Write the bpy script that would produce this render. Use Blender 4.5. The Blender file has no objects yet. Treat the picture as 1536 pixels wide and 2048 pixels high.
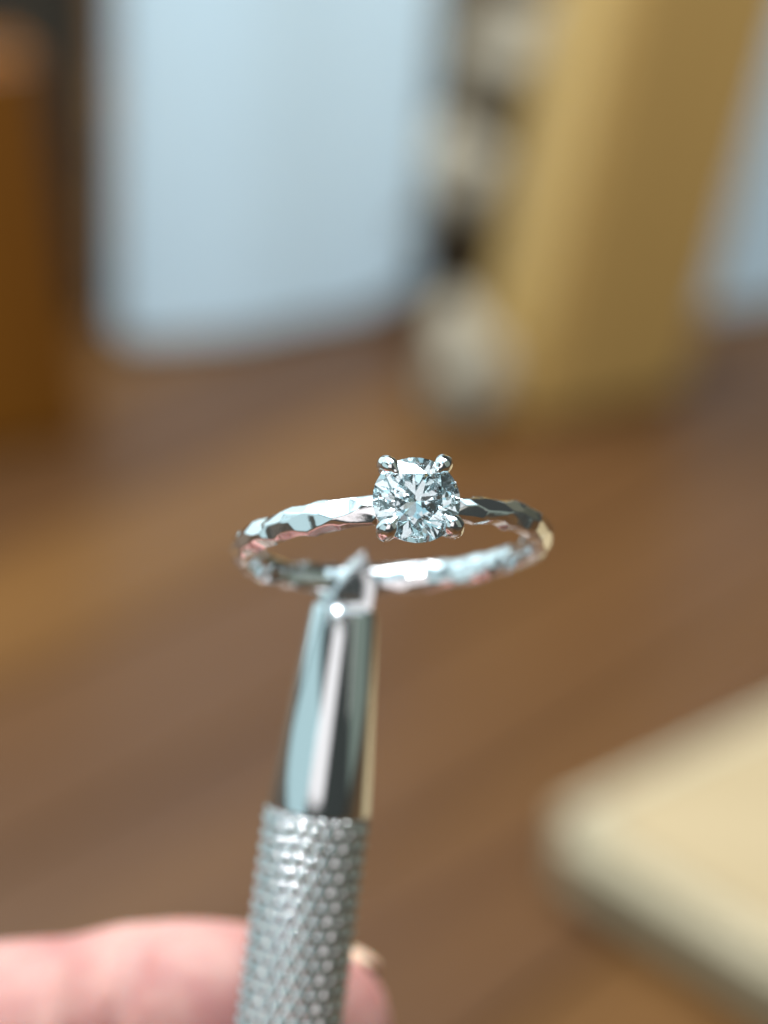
import bpy, bmesh, math, random
import numpy as np
from mathutils import Vector, Matrix, noise

random.seed(7)
rng = np.random.default_rng(7)
sc = bpy.context.scene
COL = sc.collection
R_ = math.radians
MM = 0.001

# ------------------------------------------------------------------ camera
CAM_H = 0.45                      # metres above the wooden surface
FOCUS = 0.110                     # metres to the stone
PXMM = 35.0                       # photo pixels per mm at the focus distance
CAM = Matrix.Translation((0, 0, CAM_H)) @ Matrix.Rotation(R_(60), 4, 'X') @ Matrix.Rotation(R_(4.5), 4, 'Z')
cd = bpy.data.cameras.new('camera')
cam = bpy.data.objects.new('camera', cd)
COL.objects.link(cam)
cam.matrix_world = CAM
cd.sensor_fit = 'HORIZONTAL'
cd.sensor_width = 36
cd.lens = 36 * 110 / (1536 / PXMM)
cd.clip_start = 0.005
cd.clip_end = 50
cd.dof.use_dof = True
cd.dof.focus_distance = FOCUS
cd.dof.aperture_fstop = cd.lens / 5.0      # lens opening 5.0 mm across
sc.camera = cam

# ------------------------------------------------------------------ light
wd = bpy.data.worlds.new('World')
sc.world = wd
wd.use_nodes = True
bg = wd.node_tree.nodes['Background']
bg.inputs[0].default_value = (0.88, 1.0, 0.96, 1)
bg.inputs[1].default_value = 0.06

sc.view_settings.view_transform = 'Standard'
sc.view_settings.look = 'None'
sc.view_settings.exposure = 0.0
sc.view_settings.gamma = 1
sc.view_settings.use_curve_mapping = False

RINGPOS = CAM @ Vector((0, 0, -0.12))


def area(name, az, el, dist, w, h, rad, col, target=None):
    """A rectangular lamp. az/el are degrees as seen from the ring: az to the
    right of straight behind the camera, el up. rad is its radiance."""
    d = Vector((math.sin(R_(az)) * math.cos(R_(el)), math.sin(R_(el)), math.cos(R_(az)) * math.cos(R_(el))))
    d = (CAM.to_3x3() @ d).normalized()
    l = bpy.data.lights.new(name, 'AREA')
    l.shape = 'RECTANGLE'
    l.size = w
    l.size_y = h
    l.energy = rad * w * h * math.pi
    l.color = col
    o = bpy.data.objects.new(name, l)
    COL.objects.link(o)
    p = RINGPOS + d * dist
    o.location = p
    t = target if target is not None else RINGPOS
    o.rotation_euler = (p - t).to_track_quat('Z', 'Y').to_euler()
    return o


area('window_light_behind', -8, -2, 2.0, 1.30, 1.8, 1.15, (1.0, 0.95, 0.96))
area('upper_fill_light', -2, 41, 2.0, 1.2, 0.9, 0.95, (0.52, 0.86, 1.0))  # added cyan lamp, colours reflections inside the band and in the stone
area('window_light_left', -63, -2, 2.0, 3.0, 1.55, 0.78, (0.66, 0.94, 1.0))
for az_, rad_ in ((-34, 0.7), (-58, 1.15), (-84, 0.85)):          # added lamps, split up to break the metal's reflections
    area('split_fill_light', az_, 40, 2.05, 0.68, 1.1, rad_, (0.64, 0.92, 1.0))
area('rear_left_fill_light', -128, 42, 1.6, 2.0, 1.7, 1.3, (0.70, 0.94, 1.0))  # added lamp, brightens the upper left facets of the ring
area('ceiling_light', 10, 70, 1.6, 2.6, 0.9, 1.7, (0.66, 0.91, 1.0))
area('desk_lamp_light', -24, 36, 0.7, 0.045, 0.045, 420.0, (0.90, 0.97, 1.0))
area('background_fill_light', 5, 86, 1.5, 1.6, 0.8, 22.0, (0.92, 0.97, 1.0), Vector((0.05, 0.98, 0.14)))  # added lamp aimed at the white sheet to brighten the background
area('right_fill_light', 72, 10, 2.2, 1.9, 2.8, 0.22, (0.80, 1.0, 0.84))  # added dim green lamp for the metal's right side to reflect
area('strip_fill_light', 40, 18, 2.2, 0.18, 2.4, 0.55, (1.0, 0.98, 0.90))  # added narrow lamp, reflects as a grey line on the tool
area('edge_fill_light', 26, 44, 2.2, 0.6, 0.6, 1.0, (0.9, 0.97, 1.0))  # added small lamp for highlights along the metal edges

cy = sc.cycles
cy.use_denoising = True
cy.denoiser = 'OPENIMAGEDENOISE'
cy.max_bounces = 28
cy.transmission_bounces = 24
cy.glossy_bounces = 10
cy.diffuse_bounces = 4
cy.caustics_reflective = False
cy.caustics_refractive = False
cy.sample_clamp_indirect = 12


# ------------------------------------------------------------------ helpers
def cpt(x, y, z):
    """mm in camera axes (x right, y up, z towards viewer) -> world metres"""
    return CAM @ Vector((x * MM, y * MM, z * MM))


def pix(px, py, depth):
    """photo pixel at a depth in mm -> world metres"""
    k = depth / (PXMM * 110)
    return cpt((px - 768) * k, (1024 - py) * k, -depth)


def ground(px, py, z=0.0):
    o = CAM.translation
    d = pix(px, py, 1000) - o
    t = (z - o.z) / d.z
    return o + d * t


def new_mesh(name, verts, faces, mat, parent=None, smooth=False):
    me = bpy.data.meshes.new(name)
    me.from_pydata([tuple(v) for v in verts], [], faces)
    me.update()
    return link(name, me, mat, parent, smooth)


def link(name, me, mat, parent=None, smooth=False):
    if mat is not None:
        me.materials.append(mat)
    if smooth:
        me.polygons.foreach_set('use_smooth', [True] * len(me.polygons))
    o = bpy.data.objects.new(name, me)
    COL.objects.link(o)
    if parent is not None:
        o.parent = parent
    return o


def from_bm(name, bm, mat, parent=None, smooth=False):
    me = bpy.data.meshes.new(name)
    bmesh.ops.recalc_face_normals(bm, faces=bm.faces)
    bm.to_mesh(me)
    bm.free()
    return link(name, me, mat, parent, smooth)


def empty(name, mtx):
    o = bpy.data.objects.new(name, None)
    o.empty_display_size = 0.005
    COL.objects.link(o)
    o.matrix_world = mtx
    return o


def tag(o, label=None, cat=None, group=None, kind=None):
    for k, v in (('label', label), ('category', cat), ('group', group), ('kind', kind)):
        if v:
            o[k] = v
    return o


def frame(origin, x, y, z):
    m = Matrix((x, y, z)).transposed().to_4x4()
    m.translation = origin
    return m


def tube_bm(bm, pts, rads, seg=16, cap=4):
    """Round swept tube with domed ends, closed."""
    pts = [Vector(p) for p in pts]
    rings = []
    n = len(pts)
    tang = []
    for i in range(n):
        a = pts[max(i - 1, 0)]
        b = pts[min(i + 1, n - 1)]
        tang.append((b - a).normalized())
    up = Vector((0, 0, 1)) if abs(tang[0].z) < 0.9 else Vector((1, 0, 0))
    u = tang[0].cross(up).normalized()

    def ring(c, t, r):
        nonlocal u
        u = (u - t * u.dot(t)).normalized()
        v = t.cross(u)
        rings.append([bm.verts.new(c + (u * math.cos(2 * math.pi * k / seg) + v * math.sin(2 * math.pi * k / seg)) * r)
                      for k in range(seg)])
    for k in range(1, cap):
        a = math.pi / 2 * (1 - k / cap)
        ring(pts[0] - tang[0] * rads[0] * math.sin(a), tang[0], rads[0] * math.cos(a))
    for i in range(n):
        ring(pts[i], tang[i], rads[i])
    for k in range(1, cap):
        a = math.pi / 2 * k / cap
        ring(pts[-1] + tang[-1] * rads[-1] * math.sin(a), tang[-1], rads[-1] * math.cos(a))
    for a, b in zip(rings[:-1], rings[1:]):
        for k in range(seg):
            bm.faces.new((a[k], a[(k + 1) % seg], b[(k + 1) % seg], b[k]))
    s = bm.verts.new(pts[0] - tang[0] * rads[0])
    e = bm.verts.new(pts[-1] + tang[-1] * rads[-1])
    for k in range(seg):
        bm.faces.new((s, rings[0][(k + 1) % seg], rings[0][k]))
        bm.faces.new((e, rings[-1][k], rings[-1][(k + 1) % seg]))


def catmull(pts, rads, sub=6):
    P = [np.array(p, float) for p in pts]
    P = [2 * P[0] - P[1]] + P + [2 * P[-1] - P[-2]]
    Rr = [rads[0]] + list(rads) + [rads[-1]]
    op, orr = [], []
    for i in range(1, len(P) - 2):
        for k in range(sub):
            t = k / sub
            f = lambda a, b, c, d: 0.5 * (2 * b + (c - a) * t + (2 * a - 5 * b + 4 * c - d) * t * t + (3 * b - a - 3 * c + d) * t ** 3)
            op.append(f(P[i - 1], P[i], P[i + 1], P[i + 2]))
            orr.append(f(Rr[i - 1], Rr[i], Rr[i + 1], Rr[i + 2]))
    op.append(P[-2])
    orr.append(Rr[-2])
    return op, orr


def lathe(prof, seg=64):
    """profile (r, z) -> closed bmesh round z"""
    bm = bmesh.new()
    rings = []
    for r, z in prof:
        rings.append([bm.verts.new((r * math.cos(2 * math.pi * k / seg), r * math.sin(2 * math.pi * k / seg), z)) for k in range(seg)])
    for a, b in zip(rings[:-1], rings[1:]):
        for k in range(seg):
            bm.faces.new((a[k], a[(k + 1) % seg], b[(k + 1) % seg], b[k]))
    bm.faces.new(rings[0][::-1])
    bm.faces.new(rings[-1])
    return bm


# ------------------------------------------------------------------ materials
def mat_new(name):
    m = bpy.data.materials.new(name)
    m.use_nodes = True
    nt = m.node_tree
    return m, nt, nt.nodes['Principled BSDF']


def metal(name, col, rough, scratch=0.0, scale=4000):
    m, nt, b = mat_new(name)
    b.inputs['Base Color'].default_value = (*col, 1)
    b.inputs['Metallic'].default_value = 1
    b.inputs['Roughness'].default_value = rough
    tc = nt.nodes.new('ShaderNodeTexCoord')
    nz = nt.nodes.new('ShaderNodeTexNoise')
    nz.inputs['Scale'].default_value = scale
    nz.inputs['Detail'].default_value = 3
    nt.links.new(tc.outputs['Object'], nz.inputs['Vector'])
    mr = nt.nodes.new('ShaderNodeMapRange')
    mr.inputs['To Min'].default_value = rough * 0.6
    mr.inputs['To Max'].default_value = rough * 1.5
    nt.links.new(nz.outputs['Fac'], mr.inputs['Value'])
    nt.links.new(mr.outputs['Result'], b.inputs['Roughness'])
    if scratch:
        bp = nt.nodes.new('ShaderNodeBump')
        bp.inputs['Strength'].default_value = scratch
        bp.inputs['Distance'].default_value = 0.00002
        nt.links.new(nz.outputs['Fac'], bp.inputs['Height'])
        nt.links.new(bp.outputs['Normal'], b.inputs['Normal'])
    return m


def wood(name, c1, c2, rough=0.45, scale=(3, 40, 40), spec=0.4):
    m, nt, b = mat_new(name)
    tc = nt.nodes.new('ShaderNodeTexCoord')
    mp = nt.nodes.new('ShaderNodeMapping')
    mp.inputs['Scale'].default_value = scale
    oi = nt.nodes.new('ShaderNodeObjectInfo')
    nt.links.new(tc.outputs['Object'], mp.inputs['Vector'])
    ad = nt.nodes.new('ShaderNodeVectorMath')
    ad.operation = 'ADD'
    nt.links.new(mp.outputs['Vector'], ad.inputs[0])
    cb = nt.nodes.new('ShaderNodeCombineXYZ')
    ml = nt.nodes.new('ShaderNodeMath')
    ml.operation = 'MULTIPLY'
    ml.inputs[1].default_value = 37.0
    nt.links.new(oi.outputs['Random'], ml.inputs[0])
    nt.links.new(ml.outputs[0], cb.inputs[1])
    nt.links.new(cb.outputs[0], ad.inputs[1])
    nz = nt.nodes.new('ShaderNodeTexNoise')
    nz.inputs['Scale'].default_value = 1
    nz.inputs['Detail'].default_value = 5
    nz.inputs['Distortion'].default_value = 0.6
    nt.links.new(ad.outputs[0], nz.inputs['Vector'])
    rp = nt.nodes.new('ShaderNodeValToRGB')
    rp.color_ramp.elements[0].position = 0.3
    rp.color_ramp.elements[0].color = (*c1, 1)
    rp.color_ramp.elements[1].position = 0.7
    rp.color_ramp.elements[1].color = (*c2, 1)
    nt.links.new(nz.outputs['Fac'], rp.inputs['Fac'])
    nt.links.new(rp.outputs['Color'], b.inputs['Base Color'])
    b.inputs['Roughness'].default_value = rough
    b.inputs['Specular IOR Level'].default_value = spec
    bp = nt.nodes.new('ShaderNodeBump')
    bp.inputs['Strength'].default_value = 0.15
    bp.inputs['Distance'].default_value = 0.0006
    nt.links.new(nz.outputs['Fac'], bp.inputs['Height'])
    nt.links.new(bp.outputs['Normal'], b.inputs['Normal'])
    return m


def matte(name, c1, c2, scale=15, rough=0.8):
    m, nt, b = mat_new(name)
    tc = nt.nodes.new('ShaderNodeTexCoord')
    nz = nt.nodes.new('ShaderNodeTexNoise')
    nz.inputs['Scale'].default_value = scale
    nz.inputs['Detail'].default_value = 3
    nt.links.new(tc.outputs['Object'], nz.inputs['Vector'])
    rp = nt.nodes.new('ShaderNodeValToRGB')
    rp.color_ramp.elements[0].position = 0.35
    rp.color_ramp.elements[0].color = (*c1, 1)
    rp.color_ramp.elements[1].position = 0.65
    rp.color_ramp.elements[1].color = (*c2, 1)
    nt.links.new(nz.outputs['Fac'], rp.inputs['Fac'])
    nt.links.new(rp.outputs['Color'], b.inputs['Base Color'])
    b.inputs['Roughness'].default_value = rough
    return m


M = {}
M['platinum'] = metal('polished_platinum', (0.87, 0.87, 0.88), 0.07, 0.30, 1500)
M['prong'] = metal('prong_metal', (0.86, 0.86, 0.86), 0.06, 0.05, 2500)
M['steel'] = metal('turned_steel', (0.74, 0.77, 0.78), 0.10, 0.05, 1500)
M['knurl'] = metal('knurled_steel', (0.80, 0.80, 0.79), 0.12, 0.05, 3000)
M['jaw'] = metal('worn_steel', (0.70, 0.72, 0.73), 0.20, 0.1, 1500)
M['tabwood'] = [wood('brown_wood_%d' % i, c1, c2, 0.32, spec=0.36) for i, (c1, c2) in enumerate((
    ((0.064, 0.026, 0.0065), (0.100, 0.044, 0.011)),
    ((0.042, 0.016, 0.005), (0.066, 0.028, 0.0085)),
    ((0.070, 0.029, 0.007), (0.108, 0.048, 0.012)),
    ((0.054, 0.022, 0.0075), (0.080, 0.035, 0.0115))))]
M['gap'] = matte('dark_joint', (0.03, 0.018, 0.01), (0.05, 0.03, 0.015))
M['board'] = wood('pale_board_wood', (0.235, 0.172, 0.092), (0.285, 0.212, 0.12), 0.5, (8, 30, 30))
M['board_edge'] = wood('board_edge_wood', (0.31, 0.26, 0.17), (0.37, 0.31, 0.21), 0.6, (8, 60, 60))
M['ochre'] = wood('ochre_wood', (0.41, 0.25, 0.078), (0.51, 0.32, 0.11), 0.5, (20, 20, 2))
M['orange'] = wood('orange_wood', (0.12, 0.040, 0.0012), (0.165, 0.056, 0.002), 0.45, (15, 15, 2))
M['dark'] = matte('dark_brown_paint', (0.012, 0.010, 0.007), (0.03, 0.022, 0.012))
M['white'] = matte('white_cloth', (0.61, 0.79, 0.92), (0.65, 0.83, 0.95), 6)
M['beige'] = matte('beige_cloth', (0.22, 0.185, 0.13), (0.33, 0.285, 0.215), 25)
M['taupe'] = matte('taupe_cloth', (0.13, 0.10, 0.065), (0.21, 0.165, 0.11), 25)
M['wall'] = matte('olive_wall', (0.10, 0.10, 0.07), (0.14, 0.13, 0.09), 3)

m, nt, b = mat_new('diamond_glass')
nt.nodes.remove(b)
out = nt.nodes['Material Output']
g = nt.nodes.new('ShaderNodeBsdfGlass')
g.inputs['Color'].default_value = (0.955, 0.99, 1, 1)  # icy blue tint stands in for cyan light in the stone
g.inputs['Roughness'].default_value = 0.0
g.inputs['IOR'].default_value = 2.42
nt.links.new(g.outputs[0], out.inputs['Surface'])
M['diamond'] = m

# skin
m, nt, b = mat_new('skin')
tc = nt.nodes.new('ShaderNodeTexCoord')
nz = nt.nodes.new('ShaderNodeTexNoise')
nz.inputs['Scale'].default_value = 190
nz.inputs['Detail'].default_value = 4
nt.links.new(tc.outputs['Object'], nz.inputs['Vector'])
rp = nt.nodes.new('ShaderNodeValToRGB')
rp.color_ramp.elements[0].position = 0.33
rp.color_ramp.elements[0].color = (0.28, 0.112, 0.10, 1)
rp.color_ramp.elements[1].position = 0.66
rp.color_ramp.elements[1].color = (0.36, 0.188, 0.158, 1)
nt.links.new(nz.outputs['Fac'], rp.inputs['Fac'])
nt.links.new(rp.outputs['Color'], b.inputs['Base Color'])
b.inputs['Roughness'].default_value = 0.6
b.inputs['Specular IOR Level'].default_value = 0.3
b.inputs['Subsurface Weight'].default_value = 0.6
b.inputs['Subsurface Radius'].default_value = (1.0, 0.35, 0.22)
b.inputs['Subsurface Scale'].default_value = 0.003
n2 = nt.nodes.new('ShaderNodeTexNoise')
n2.inputs['Scale'].default_value = 1400
n2.inputs['Detail'].default_value = 2
nt.links.new(tc.outputs['Object'], n2.inputs['Vector'])
bp = nt.nodes.new('ShaderNodeBump')
bp.inputs['Strength'].default_value = 0.25
bp.inputs['Distance'].default_value = 0.0002
nt.links.new(n2.outputs['Fac'], bp.inputs['Height'])
nt.links.new(bp.outputs['Normal'], b.inputs['Normal'])
M['skin'] = m
m, nt, b = mat_new('nail')
b.inputs['Base Color'].default_value = (0.66, 0.46, 0.33, 1)
b.inputs['Roughness'].default_value = 0.25
b.inputs['Subsurface Weight'].default_value = 0.3
b.inputs['Subsurface Scale'].default_value = 0.001
M['nail'] = m


# ------------------------------------------------------------------ wooden surface
gA = ground(380, 1700)
gB = ground(900, 1400)
ang = math.atan2(gB.y - gA.y, gB.x - gA.x)
bm = bmesh.new()
bmesh.ops.create_cube(bm, size=1, matrix=Matrix.Translation((0, 0.55, -0.025)) @ Matrix.Diagonal((3.6, 3.2, 0.026, 1)))
top = from_bm('tabletop', bm, M['gap'])
tag(top, 'brown wooden plank surface running diagonally, out of focus', kind='structure')
PW = 0.085
dirv = Vector((math.cos(ang), math.sin(ang)))
nrm = Vector((-dirv.y, dirv.x))
c0 = Vector((0.0, 0.72))
plank_mesh = {}
for i in range(-13, 14):
    off = random.uniform(-0.25, 0.25)
    for j in (-1, 0, 1):
        L = 0.9
        key = random.randrange(4)
        if key not in plank_mesh:
            bm = bmesh.new()
            bmesh.ops.create_cube(bm, size=1, matrix=Matrix.Diagonal((L - 0.002, PW - 0.002, 0.012, 1)))
            bmesh.ops.bevel(bm, geom=bm.edges[:], offset=0.0012, segments=1, affect='EDGES')
            me = bpy.data.meshes.new('plank')
            bm.to_mesh(me)
            bm.free()
            me.materials.append(M['tabwood'][key])
            plank_mesh[key] = me
        o = bpy.data.objects.new('plank', plank_mesh[key])
        COL.objects.link(o)
        c = c0 + nrm * (i * PW) + dirv * (off + j * L)
        if not (-1.7 < c.x < 1.7 and -1.0 < c.y < 2.1):
            bpy.data.objects.remove(o)
            continue
        o.parent = top
        o.location = (c.x, c.y, -0.006 + random.uniform(-0.0004, 0.0004))
        o.rotation_euler = (0, 0, ang)

# ------------------------------------------------------------------ wall far behind
bm = bmesh.new()
bmesh.ops.create_cube(bm, size=1, matrix=Matrix.Translation((0, 1.95, 0.4)) @ Matrix.Diagonal((3.6, 0.04, 0.86, 1)))
wall = from_bm('wall', bm, M['wall'])
tag(wall, 'dim olive wall far behind everything', kind='structure')


def panel(name, a, b, height, thick, mat, folds, amp, round_bottom=0.03):
    """An upright folded sheet from ground point a to b, with a real thickness."""
    a = Vector(a); b = Vector(b)
    d = (b - a); L = d.length; d.normalize()
    n = Vector((d.y, -d.x, 0))
    m = frame((a + b) / 2, d, -n, Vector((0, 0, 1)))
    e = []
    nu, nv = 60, 12
    verts, faces = [], []
    for side in (0, 1):
        for iv in range(nv + 1):
            v = iv / nv
            for iu in range(nu + 1):
                u = iu / nu
                x = (u - 0.5) * L
                y = amp * math.sin(u * folds * 2 * math.pi + 0.7 * math.sin(3 * u)) * (0.6 + 0.4 * v)
                y += (thick / 2 if side else -thick / 2)
                zlow = round_bottom * (max(0, abs(u - 0.45) - 0.3) / 0.55) ** 2 * 3
                verts.append((x, y, zlow + 0.001 + v * height))
    W = nu + 1
    S = W * (nv + 1)
    for iv in range(nv):
        for iu in range(nu):
            k = iv * W + iu
            faces.append((k, k + 1, k + W + 1, k + W))
            faces.append((S + k, S + k + W, S + k + W + 1, S + k + 1))
    for iu in range(nu):
        faces.append((iu, S + iu, S + iu + 1, iu + 1))
        k = nv * W + iu
        faces.append((k, k + 1, S + k + 1, S + k))
    for iv in range(nv):
        k = iv * W
        faces.append((k, k + W, S + k + W, S + k))
        k = iv * W + nu
        faces.append((k, S + k, S + k + W, k + W))
    o = new_mesh(name, verts, faces, mat, smooth=False)
    o.matrix_world = m
    mod = o.modifiers.new('bevel', 'BEVEL')
    mod.width = 0.004
    mod.segments = 2
    mod.limit_method = 'ANGLE'
    mod.angle_limit = R_(60)
    return o


p = panel('white_panel', ground(238, 694), ground(815, 610), 0.5, 0.016, M['white'], 1.6, 0.004)
tag(p, 'wide pale bluish white upright sheet, out of focus, left of the ochre post', 'sheet', 'white sheets')
p = panel('white_panel', ground(1330, 640), ground(1720, 560), 0.5, 0.016, M['white'], 1.2, 0.004)
tag(p, 'bright white upright sheet at the right edge behind the ochre post', 'sheet', 'white sheets')


def block(name, quad, height, mat, lean=(0, 0), bevel=0.006):
    """An upright block on four ground points."""
    c = sum((Vector(q) for q in quad), Vector()) / 4
    vs = [Vector(q) - c for q in quad]
    verts = [(v.x, v.y, 0.0005) for v in vs] + [(v.x + lean[0], v.y + lean[1], height) for v in vs]
    faces = [(3, 2, 1, 0), (4, 5, 6, 7)] + [(i, (i + 1) % 4, 4 + (i + 1) % 4, 4 + i) for i in range(4)]
    bm = bmesh.new()
    bv = [bm.verts.new(v) for v in verts]
    for f in faces:
        bm.faces.new([bv[i] for i in f])
    bmesh.ops.bevel(bm, geom=bm.edges[:], offset=bevel, segments=3, affect='EDGES')
    o = from_bm(name, bm, mat)
    o.location = c
    return o


def depth_quad(a, b, deep):
    a = Vector(a); b = Vector(b)
    d = (b - a).normalized()
    n = Vector((-d.y, d.x, 0)) * deep
    return [a, b, b + n, a + n]


o = block('wooden_post', depth_quad(ground(1050, 860), ground(1375, 790), 0.06), 0.5, M['ochre'], (0.05, 0.0))
tag(o, 'broad ochre brown wooden post standing upright, blurred, right of the beige bundles', 'post')
ca, cb = ground(-330, 960), ground(182, 880)
ray = pix(60, 105, 1000) - CAM.translation
ch = CAM.translation.z + ray.z * (cb.y - CAM.translation.y) / ray.y
o = block('wooden_cabinet', depth_quad(ca, cb, 0.03), ch, M['orange'], (-0.022, 0.0), 0.004)
tag(o, 'dark orange brown wooden cabinet at the left edge beside the white sheet', 'cabinet')
o = block('dark_box', depth_quad(ground(-260, 680), ground(196, 640), 0.06), 0.42, M['dark'])
tag(o, 'black upright box behind the orange cabinet, left of the wide white sheet', 'box')


def lump(name, px, py, depth, rx, ry, rz, mat, seed, rot=0):
    """A soft rounded bundle."""
    bm = bmesh.new()
    bmesh.ops.create_icosphere(bm, subdivisions=4, radius=1)
    for v in bm.verts:
        p = v.co.copy()
        k = 1 + 0.42 * noise.noise(p * 1.5 + Vector((seed, 0, 0))) + 0.15 * noise.noise(p * 3.5 + Vector((0, seed, 0)))
        v.co = Vector((p.x * rx, p.y * ry, p.z * rz)) * k
    o = from_bm(name, bm, mat, smooth=True)
    o.location = pix(px, py, depth)
    o.rotation_euler = (0, R_(rot), R_(-10))
    return o


# a dark stand with two shelves, one bundle on each, a third on the wood below
sa, sb = ground(800, 560), ground(1190, 525)
sdir = (sb - sa).normalized()
sn = Vector((-sdir.y, sdir.x, 0))
st = empty('shelf_stand', frame((sa + sb) / 2, sdir, sn, Vector((0, 0, 1))))
tag(st, 'dark taupe shelf stand behind the beige bundles', 'stand')
SPOTS = [(1040, 115, 1085, 0.036, 0.026, 0.030, 25, 'topmost pale beige bundle near the top edge, beside the ochre post'),
         (905, 340, 1075, 0.029, 0.024, 0.022, 15, 'small tan beige bundle in the middle, between white sheet and ochre post'),
         (930, 735, 965, 0.019, 0.018, 0.034, -10, 'lowest pale beige bundle, on the brown wood beside the ochre post')]


def stand_part(name, x0, x1, y0, y1, z0_, z1_):
    bm = bmesh.new()
    bmesh.ops.create_cube(bm, size=1, matrix=Matrix.Translation(((x0 + x1) / 2, (y0 + y1) / 2, (z0_ + z1_) / 2)) @ Matrix.Diagonal((x1 - x0, y1 - y0, z1_ - z0_, 1)))
    bmesh.ops.bevel(bm, geom=bm.edges[:], offset=0.002, segments=2, affect='EDGES')
    return from_bm(name, bm, M['taupe'], st)


SL = (sb - sa).length / 2
stand_part('back_panel', -SL, SL, 0.0, 0.02, 0.0005, 0.5)
for i, (px, py, dep, rx, ry, rz, rot, lab) in enumerate(SPOTS):
    o = lump('cloth_bundle', px, py, dep, rx, ry, rz, M['beige'], 3.7 * i + 1, rot)
    tag(o, lab, 'bundle', 'beige bundles')
    if i < 2:
        lp = st.matrix_world.inverted() @ o.location
        stand_part('shelf', lp.x - rx * 1.2, lp.x + rx * 1.2, lp.y - 0.012, -0.0002, lp.z - rz * 0.95 - 0.010, lp.z - rz * 0.95)
    else:
        o.location.z = rz * 0.95

# ------------------------------------------------------------------ pale board lower right
BZ = 0.030
c = ground(1070, 1625, BZ)
e1 = ground(1560, 1925, BZ) - c
e2 = ground(1560, 1395, BZ) - c
e1.normalize(); e2.normalize()
bd = empty('wooden_board', Matrix.Translation((c.x, c.y, 0)))
tag(bd, 'pale yellow wooden board with a light rounded edge lying at lower right', 'board')


def slab(quad, z0, z1, rad, mat, name, parent):
    bm = bmesh.new()
    bv = [bm.verts.new((q.x, q.y, z0)) for q in quad] + [bm.verts.new((q.x, q.y, z1)) for q in quad]
    for f in [(3, 2, 1, 0), (4, 5, 6, 7)] + [(i, (i + 1) % 4, 4 + (i + 1) % 4, 4 + i) for i in range(4)]:
        bm.faces.new([bv[i] for i in f])
    bmesh.ops.recalc_face_normals(bm, faces=bm.faces)
    ve = [e for e in bm.edges if abs(e.verts[0].co.z - e.verts[1].co.z) > 1e-4 and (e.verts[0].co - e.verts[1].co).xy.length < 1e-4]
    bmesh.ops.bevel(bm, geom=ve, offset=rad, segments=6, affect='EDGES')
    he = [e for e in bm.edges if abs(e.verts[0].co.z - e.verts[1].co.z) < 1e-5 and len(e.link_faces) == 2 and e.calc_face_angle(0) > 0.7]
    bmesh.ops.bevel(bm, geom=he, offset=0.003, segments=3, affect='EDGES')
    return from_bm(name, bm, mat, parent)


z = Vector((0, 0, 0))
slab([z, e1 * 0.45, e1 * 0.45 + e2 * 0.5, e2 * 0.5], 0.004, BZ - 0.0015, 0.012, M['board_edge'], 'core', bd)
q = (e1 + e2) * 0.007
slab([q, q + e1 * 0.42, q + e1 * 0.42 + e2 * 0.46, q + e2 * 0.46], BZ - 0.0045, BZ, 0.010, M['board'], 'top_face', bd)
for u, v in ((0.03, 0.03), (0.4, 0.03), (0.03, 0.45), (0.4, 0.45)):
    bm = lathe([(0.008, 0.0003), (0.009, 0.001), (0.009, 0.0045)], 24)
    f = from_bm('foot', bm, M['gap'], bd)
    f.location = e1 * u + e2 * v

# ------------------------------------------------------------------ the ring
TH, PSI = R_(14.8), R_(7.1)
s = Vector((math.sin(PSI) * math.cos(TH), math.sin(TH), math.cos(PSI) * math.cos(TH)))     # towards the stone
up = Vector((-0.02, 1, 0))
a = (up - s * up.dot(s)).normalized()
r = a.cross(s).normalized()
HS = 11.2                                                # mm from ring centre to the girdle
stone_c = Vector((1.86, 0.69, -110))
ring_c = stone_c - s * HS
cr = CAM.to_3x3()
ring = empty('diamond_ring', frame(cpt(*ring_c), cr @ r, cr @ a, cr @ s))   # local: x right, y ring axis, z to stone
tag(ring, 'hammered silvery ring with a single round brilliant diamond held by four prongs', 'ring')

# hammered band: every flat is a plane cut into a rounded section
RC = 9.35                                                # section-centre radius, mm
A0 = R_(12.5)
NT, NP = 900, 96
ts = np.linspace(A0, 2 * math.pi - A0, NT)
phi = np.linspace(0, 2 * math.pi, NP, endpoint=False)    # 0 outwards, 90 along axis


def half_w(t):                                           # half width along the axis
    k = np.minimum(t, 2 * math.pi - t)
    left = t > math.pi
    return 0.98 - np.where(left, 0.10, 0.28) * np.exp(-(k / 0.45) ** 2)


def half_t(t):                                           # half thickness
    k = np.minimum(t, 2 * math.pi - t)
    return 0.76 - 0.08 * np.exp(-(k / 0.4) ** 2)


planes = []
rows = [(-62, 0.0), (-24, 0.5), (22, 0.15), (60, 0.6), (92, 0.3), (-92, 0.8)]
for (pd, ph), step in zip(rows, (0.95, 1.1, 1.05, 0.95, 1.2, 1.5)):
    x = ph * step - 2
    while x < 2 * math.pi * RC + 2:
        planes.append((x + rng.normal(0, 0.3), R_(pd + rng.normal(0, 10)), rng.uniform(0.0, 0.05), rng.normal(0, 0.10), rng.normal(0, 0.11)))
        x += step * rng.uniform(0.75, 1.3)
for pd in (130, 158, 180, 202, 230):                     # the inside is smoother
    x = rng.uniform(0, 3) - 3
    while x < 2 * math.pi * RC + 3:
        planes.append((x, R_(pd + rng.normal(0, 2)), rng.uniform(0.03, 0.05), rng.normal(0, 0.012), rng.normal(0, 0.02)))
        x += rng.uniform(2.6, 5.0)
D = np.full((NT, NP), 50.0)
X = (ts * RC)[:, None]
HW = half_w(ts)[:, None]
HT = half_t(ts)[:, None]
acc = np.zeros((NT, NP))
K = 140.0
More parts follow.
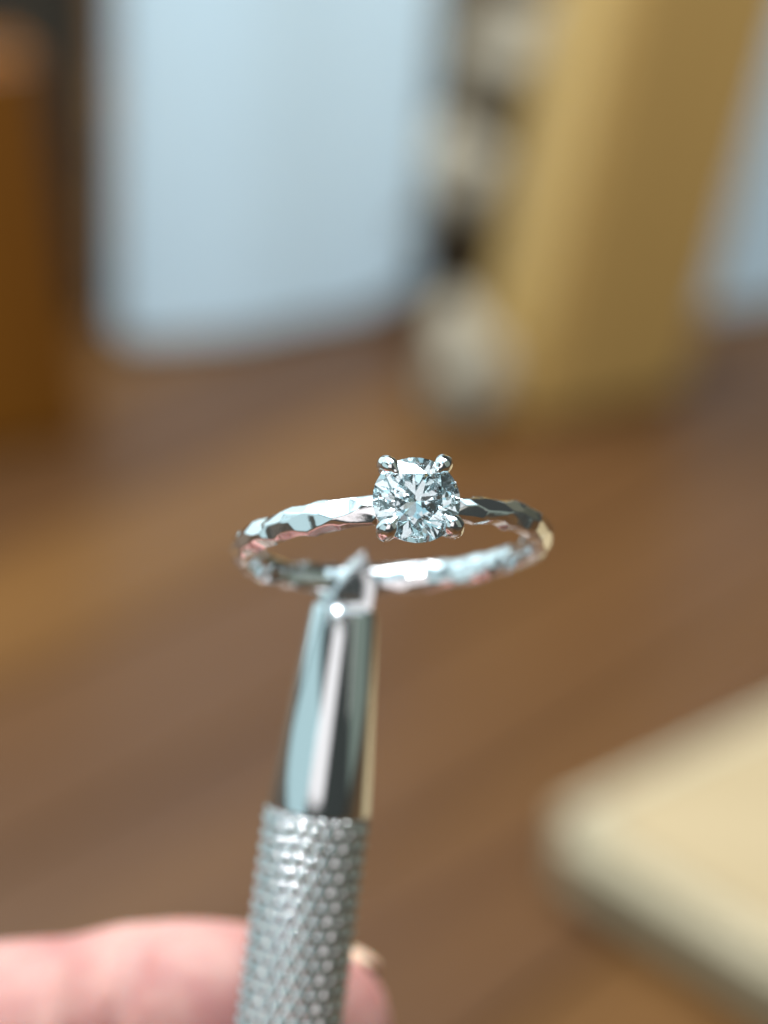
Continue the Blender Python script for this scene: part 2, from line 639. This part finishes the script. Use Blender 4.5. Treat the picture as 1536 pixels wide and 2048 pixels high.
for (px_, pp, cut, tx, tp) in planes:
    w = np.abs(ts * RC - px_) < 3.2
    if not w.any():
        continue
    hw = half_w(np.array([px_ / RC]))[0]
    ht = half_t(np.array([px_ / RC]))[0]
    # point and normal of the section ellipse
    p0, p1 = ht * math.cos(pp), hw * math.sin(pp)
    n0, n1 = math.cos(pp + tp) / ht, math.sin(pp + tp) / hw
    l = math.hypot(n0, n1)
    n0 /= l; n1 /= l
    dist = n0 * p0 + n1 * p1 - cut
    curv = (X[w] - px_) * tx
    sag = 0.0
    den = n0 * np.cos(phi)[None, :] + n1 * np.sin(phi)[None, :]
    dd = np.where(den > 0.15, (dist + curv) / np.maximum(den, 0.15), 50.0)
    # flats are straight, the band is bent: outside flats lie lower at their ends
    bend = ((X[w] - px_) ** 2) / (2 * RC) * max(n0, 0.0) + 0.03 * ((X[w] - px_) / 1.3) ** 4
    dd = dd + np.where(den > 0.15, bend / np.maximum(den, 0.15), 0)
    acc[w] += np.exp(-K * np.minimum(dd, 6))
D = -np.log(np.maximum(acc, 1e-300)) / K
D = np.minimum(D, 1.25 * 1.0 / np.sqrt((np.cos(phi)[None, :] / HT) ** 2 + (np.sin(phi)[None, :] / HW) ** 2))
rad = RC + D * np.cos(phi)[None, :]
axi = D * np.sin(phi)[None, :]
vx = rad * np.sin(ts)[:, None]
vz = rad * np.cos(ts)[:, None]
V = np.stack([vx, axi, vz], -1).reshape(-1, 3) * MM
F = []
for i in range(NT - 1):
    for k in range(NP):
        k2 = (k + 1) % NP
        F.append((i * NP + k, (i + 1) * NP + k, (i + 1) * NP + k2, i * NP + k2))
F.append(tuple(range(NP)))
F.append(tuple((NT - 1) * NP + k for k in range(NP))[::-1])
shank = new_mesh('shank', V, F, M['platinum'], ring, smooth=True)

# stone frame inside the ring: z = 0 at the girdle
SR = 2.53
setting_bm = bmesh.new()


def ring_tube(bm, rad_, z_, r_, n=48, wob=0.0):
    seg = 12
    rows_ = []
    for i in range(n):
        t = 2 * math.pi * i / n
        rr = rad_ * (1 + wob * math.cos(4 * (t - math.pi / 4)))
        rows_.append([bm.verts.new(Vector(((rr + r_ * math.cos(2 * math.pi * k / seg)) * math.cos(t),
                                           (rr + r_ * math.cos(2 * math.pi * k / seg)) * math.sin(t),
                                           z_ + r_ * 1.15 * math.sin(2 * math.pi * k / seg))) * MM) for k in range(seg)])
    for i in range(n):
        A_, B_ = rows_[i], rows_[(i + 1) % n]
        for k in range(seg):
            bm.faces.new((A_[k], B_[k], B_[(k + 1) % seg], A_[(k + 1) % seg]))


ring_tube(setting_bm, 1.95, -1.05, 0.30, wob=0.10)      # gallery rail
ring_tube(setting_bm, 1.15, -2.25, 0.42)                # base collar
setting = from_bm('setting', setting_bm, M['prong'], ring, smooth=True)
setting.location = (0, 0, HS * MM)
PRONGS = [(51, 1.00, 0.0), (129, 1.0, 0.0), (224, 1.04, 0.03), (-41, 1.06, 0.05)]
for ang_d, k, ex in PRONGS:
    t = R_(ang_d)
    path = [(1.05, -2.5), (1.75, -1.5), (2.45, -0.45), (2.64, 0.12), (2.55, 0.50), (2.28, 0.76), (1.92, 0.88)]
    rads = [0.42, 0.42, 0.50, 0.55, 0.53 + ex, 0.46 + ex, 0.20]
    P3 = [((q[0] + ex) * math.cos(t) * MM, (q[0] + ex) * math.sin(t) * MM, q[1] * MM) for q in path]
    pp, rr = catmull(P3, [x_ * MM * k for x_ in rads], 6)
    bm = bmesh.new()
    tube_bm(bm, pp, rr, 20, 5)
    for v in bm.verts:                                   # slightly hand-worked
        v.co += v.co.normalized() * 0.00004 * noise.noise(v.co * 2500 + Vector((ang_d, 0, 0)))
    o = from_bm('prong', bm, M['prong'], setting, smooth=True)

# brilliant-cut stone, cut plane by plane from a disc
bm = bmesh.new()
bmesh.ops.create_cone(bm, cap_ends=True, segments=96, radius1=1, radius2=1, depth=2.4)
GT = 0.018
CROWN = R_(34.4)
PAV = R_(40.8)
TB = 0.585
h_t = GT + (1 - TB) * math.tan(CROWN)
c8 = math.cos(math.pi / 8)


def pol(r_, d_, z_):
    return Vector((r_ * math.cos(R_(d_)), r_ * math.sin(R_(d_)), z_))


def cut(p1, p2=None, p3=None, no=None):
    n = no if no is not None else (p2 - p1).cross(p3 - p1).normalized()
    if n.dot(p1) < 0:
        n = -n
    g = bm.verts[:] + bm.edges[:] + bm.faces[:]
    res = bmesh.ops.bisect_plane(bm, geom=g, dist=1e-6, plane_co=p1, plane_no=n, clear_outer=True)
    ed = [e for e in res['geom_cut'] if isinstance(e, bmesh.types.BMEdge)]
    if ed:
        bmesh.ops.contextual_create(bm, geom=ed)


cut(Vector((0, 0, h_t)), no=Vector((0, 0, 1)))
r_s = 0.775
h_s = GT + (1 - r_s * c8) * math.tan(CROWN)
r_l = 0.235
h_l = -GT - (1 - r_l * c8) * math.tan(PAV)
for k in range(8):
    am = 22.5 + 45 * k
    cut(pol(1, am, GT), no=Vector((math.sin(CROWN) * math.cos(R_(am)), math.sin(CROWN) * math.sin(R_(am)), math.cos(CROWN))))
    cut(pol(1, am, -GT), no=Vector((math.sin(PAV) * math.cos(R_(am)), math.sin(PAV) * math.sin(R_(am)), -math.cos(PAV))))
for k in range(8):
    a0 = 45 * k
    cut(pol(TB, a0 - 22.5, h_t), pol(TB, a0 + 22.5, h_t), pol(r_s, a0, h_s))
    for sgn in (-1, 1):
        cut(pol(r_s, a0, h_s), pol(1, a0, GT * 0.8), pol(1, a0 + 22.5 * sgn, GT))
        cut(pol(r_l, a0, h_l), pol(1, a0, -GT * 0.8), pol(1, a0 + 22.5 * sgn, -GT))
bmesh.ops.remove_doubles(bm, verts=bm.verts, dist=1e-5)
bmesh.ops.dissolve_limit(bm, angle_limit=R_(0.05), verts=bm.verts, edges=bm.edges)
for v in bm.verts:
    v.co *= SR * MM
dia = from_bm('diamond', bm, M['diamond'], ring)
dia.location = (0, 0, HS * MM)
dia['label'] = 'round brilliant cut clear diamond'

# ------------------------------------------------------------------ the holding tool
TD = 129.8                                               # depth of its axis, mm
kk = TD / (PXMM * 110)
t_top = Vector(((690 - 768) * kk, (1024 - 1212) * kk, -TD))
t_bot = Vector(((578 - 768) * kk, (1024 - 2045) * kk, -TD))
tz = (t_top - t_bot).normalized()
tx = (Vector((1, 0, 0)) - tz * tz.x).normalized()
ty = tz.cross(tx)                                        # away from the viewer (camera -z)
tool = empty('ring_holder', frame(cpt(*t_top), cr @ tx, cr @ ty, cr @ tz))
tag(tool, 'chromed steel holding tool with knurled grip, clamping the back of the ring', 'tool')

bm = lathe([(3.40, -13.95), (3.52, -13.7), (2.28, -0.40), (2.16, -0.10), (1.9, 0.0)], 96)
for v in bm.verts:
    v.co *= MM
o = from_bm('tapered_nose', bm, M['steel'], tool, smooth=True)
md = o.modifiers.new('edge', 'EDGE_SPLIT')
md.split_angle = R_(35)

# knurled grip: rows of small four-sided points
NA, PITCH = 24, 1.95
z0, z1 = -13.9, -62.0
nz_ = int((z0 - z1) / PITCH)
SUBA, SUBZ = 8, 12
na, nzz = NA * SUBA, nz_ * SUBZ
ia = np.arange(na) / SUBA
iz = np.arange(nzz + 1) / SUBZ
UA, UZ = np.meshgrid(ia, iz)
p_ = UA + UZ
q_ = UA - UZ
tri = lambda x_: np.abs((x_ % 1.0) - 0.5) * 2            # 0 at crest .. 1 in groove
hgt = np.minimum(1 - tri(p_), 1 - tri(q_))
hgt = 1 - np.sqrt((1 - hgt) ** 2 + 0.012)
fade = np.clip((UZ) / 0.06, 0, 1)
rr = 3.28 + 0.42 * hgt * fade
th = UA / NA * 2 * math.pi + 0.03
VX = np.stack([rr * np.cos(th), rr * np.sin(th), z0 - UZ * PITCH], -1).reshape(-1, 3) * MM
F = []
for i in range(nzz):
    b0, b1 = i * na, (i + 1) * na
    for k in range(na):
        k2 = (k + 1) % na
        F.append((b0 + k, b1 + k, b1 + k2, b0 + k2))
F.append(tuple(range(na)))
F.append(tuple(nzz * na + k for k in range(na))[::-1])
grip = new_mesh('knurled_grip', VX, F, M['knurl'], tool, smooth=True)
bm = lathe([(3.0, -66.5), (3.4, -66.0), (3.5, -65), (3.5, -62.4), (3.3, -61.9)], 64)
for v in bm.verts:
    v.co *= MM
o = from_bm('end_cap', bm, M['steel'], tool, smooth=True)
md = o.modifiers.new('edge', 'EDGE_SPLIT')
md.split_angle = R_(35)


def jaw(sign, apex_x, apex_z, half, ycen, thick, cham):
    """Pointed jaw: a five-sided plate with wide sloping chamfers on its face."""
    bm = bmesh.new()
    out_ = [(-half, -0.15), (half * 1.05, -0.15), (half * 1.08, apex_z - 2.0), (apex_x, apex_z), (-half, apex_z - 3.1)]
    cx, cz = apex_x * 0.5, 1.2
    inn = [(cx + (x_ - cx) * cham, cz + (z_ - cz) * cham) for x_, z_ in out_]
    tw = 0.28 if sign < 0 else 0.0                       # front face skewed on purpose so that it reflects dark
    yb, yf = ycen + sign * -thick / 2, ycen + sign * thick / 2
    back = [bm.verts.new((x_, yb, z_)) for x_, z_ in out_]
    mid = [bm.verts.new((x_, yb + (yf - yb) * 0.35, z_)) for x_, z_ in out_]
    fr = [bm.verts.new((x_, yf + tw * (x_ + 0.5), z_)) for x_, z_ in inn]
    bm.faces.new(back)
    bm.faces.new(fr)
    for A_, B_ in ((back, mid), (mid, fr)):
        for k in range(5):
            bm.faces.new((A_[k], A_[(k + 1) % 5], B_[(k + 1) % 5], B_[k]))
    bmesh.ops.bevel(bm, geom=bm.edges[:], offset=0.05, segments=2, affect='EDGES')
    for v in bm.verts:
        v.co *= MM
    o = from_bm('jaw', bm, M['jaw'], tool)
    return o


jaw(-1, 0.75, 3.95, 1.72, -1.38, 0.72, 0.55)              # in front of the band, inside the ring
jaw(1, 0.0, 3.2, 1.6, 1.15, 0.8, 0.6)                    # behind the band
bm = bmesh.new()
bmesh.ops.create_cube(bm, size=1, matrix=Matrix.Translation((0.35, -1.72, 0.62)) @ Matrix.Diagonal((1.35, 0.12, 0.42, 1)))
bmesh.ops.bevel(bm, geom=bm.edges[:], offset=0.03, segments=2, affect='EDGES')
for v in bm.verts:
    v.co *= MM
from_bm('slot_shade_inlay', bm, M['gap'], tool)  # dark inlay in place of the slot's shade, no recess is cut

# ------------------------------------------------------------------ the hand
hand_bm = bmesh.new()


def limb(pts, rads, sub=5):
    pp_, rr_ = catmull(pts, rads, sub)
    tube_bm(hand_bm, [Vector(p_) * MM for p_ in pp_], [x_ * MM for x_ in rr_], 20, 6)


# index finger: tip, pad, far joint, middle joint, knuckle
limb([(-5.6, -37.6, -139.8), (-11.5, -37.2, -140.4), (-17.5, -37.4, -141), (-22, -38.4, -142), (-30, -40.2, -143.5), (-42, -44.5, -146), (-60, -53, -148), (-78, -63, -146)],
     [6.3, 7.3, 7.4, 7.2, 7.9, 8.8, 9.3, 11])
# middle, ring and little fingers curled under the first
limb([(-9, -56, -142), (-16, -55.5, -143), (-28, -57.5, -147), (-48, -63, -151), (-70, -72, -152), (-88, -80, -147)], [6.6, 7.6, 8.2, 9.2, 9.6, 11])
limb([(-12, -73, -141), (-20, -72.5, -143), (-32, -75, -147), (-52, -81, -151), (-76, -90, -151), (-96, -97, -145)], [6.3, 7.4, 8, 8.8, 9.2, 10.5])
limb([(-22, -88, -138), (-30, -88, -140), (-42, -91, -144), (-62, -97, -147), (-84, -106, -146), (-102, -112, -141)], [5.6, 6.4, 7, 7.6, 8, 9.5])
# thumb, pressing the grip from the viewer's side
limb([(-8, -58, -117.2), (-15, -60, -116.5), (-24, -64, -114), (-36, -71, -111), (-52, -82, -112), (-72, -95, -120), (-95, -105, -130)], [7.2, 8.8, 9.2, 9.4, 10, 13, 16])
# palm and wrist
for p0, p1, r0, r1 in (((-78, -63, -145), (-130, -118, -128), 11, 15), ((-88, -80, -145), (-138, -126, -128), 12, 16),
                       ((-96, -97, -144), (-140, -132, -127), 12, 16), ((-102, -112, -140), (-142, -138, -126), 11, 15),
                       ((-128, -122, -128), (-185, -165, -118), 22, 22), ((-72, -85, -132), (-120, -118, -126), 11, 18)):
    limb([p0, tuple((np.array(p0) + np.array(p1)) / 2), p1], [r0, (r0 + r1) / 2, r1])
me = bpy.data.meshes.new('hand_raw')
hand_bm.to_mesh(me)
hand_bm.free()
raw = bpy.data.objects.new('hand_raw', me)
COL.objects.link(raw)
md = raw.modifiers.new('remesh', 'REMESH')
md.mode = 'VOXEL'
md.voxel_size = 0.0009
md = raw.modifiers.new('smooth', 'SMOOTH')
md.factor = 0.5
md.iterations = 6
dg = bpy.context.evaluated_depsgraph_get()
hm = bpy.data.meshes.new_from_object(raw.evaluated_get(dg))
bpy.data.objects.remove(raw)
# joint creases on the pad side of the index finger
n = len(hm.vertices)
co = np.empty(n * 3)
hm.vertices.foreach_get('co', co)
co = co.reshape(-1, 3) / MM
nr = np.empty(n * 3)
hm.vertices.foreach_get('normal', nr)
nr = nr.reshape(-1, 3)
disp = np.zeros(n)
idx = (co[:, 1] > -49) & (co[:, 2] < -130)
for x0, slope, dp, wd_ in ((-19.6, 0.30, 0.75, 0.9), (-22.6, -0.15, 0.35, 0.7), (-25.5, 0.2, 0.25, 0.6), (-43, 0.1, 0.6, 1.0)):
    d_ = co[:, 0] - (x0 + slope * (co[:, 1] + 38))
    disp -= idx * dp * np.exp(-(d_ / wd_) ** 2) * np.clip(nr[:, 2] + 0.35, 0, 1)
co = (co + nr * disp[:, None]) * MM
hm.vertices.foreach_set('co', co.ravel())
hm.update()
hand = link('hand', hm, M['skin'], None, True)
hand.matrix_world = CAM
tag(hand, 'bare hand with its pink index fingertip pressed behind the knurled tool grip', 'hand')

# fingernail on the far, upper side of the index fingertip
tip = Vector((-6.6, -37.4, -140.6))
ax = Vector((1, -0.06, 0.0)).normalized()
dn = Vector((0.1, 0.72, -0.69))
dn = (dn - ax * dn.dot(ax)).normalized()
sd = ax.cross(dn)
verts, faces = [], []
NU, NV = 14, 16
for lay in (0, 1):
    for i in range(NU + 1):
        u = i / NU
        x_ = 0.0
        for j in range(NV + 1):
            v = (j / NV - 0.5) * 2
            aa = v * R_(50)
            rr_ = (6.62 - 0.3 * u - 8 * max(0, u - 0.6) ** 2 - (0.0 if lay else 0.55))
            edge = (1 - 0.35 * abs(v) ** 3 * (u > 0.8))
            xx = -5.0 + u * 11.0 * (1 - 0.28 * v ** 4 - 0.12 * v * v)
            p_ = tip + ax * xx + dn * (rr_ * math.cos(aa)) + sd * (rr_ * math.sin(aa) * edge)
            verts.append(p_ * MM)
W = NV + 1
S = W * (NU + 1)
for i in range(NU):
    for j in range(NV):
        k = i * W + j
        faces.append((k, k + 1, k + W + 1, k + W))
        faces.append((S + k, S + k + W, S + k + W + 1, S + k + 1))
for i in range(NU):
    k = i * W
    faces.append((k, k + W, S + k + W, S + k))
    k = i * W + NV
    faces.append((k, S + k, S + k + W, k + W))
for j in range(NV):
    faces.append((j, S + j, S + j + 1, j + 1))
    k = NU * W + j
    faces.append((k, k + 1, S + k + 1, S + k))
nail = new_mesh('fingernail', verts, faces, M['nail'], hand, smooth=True)
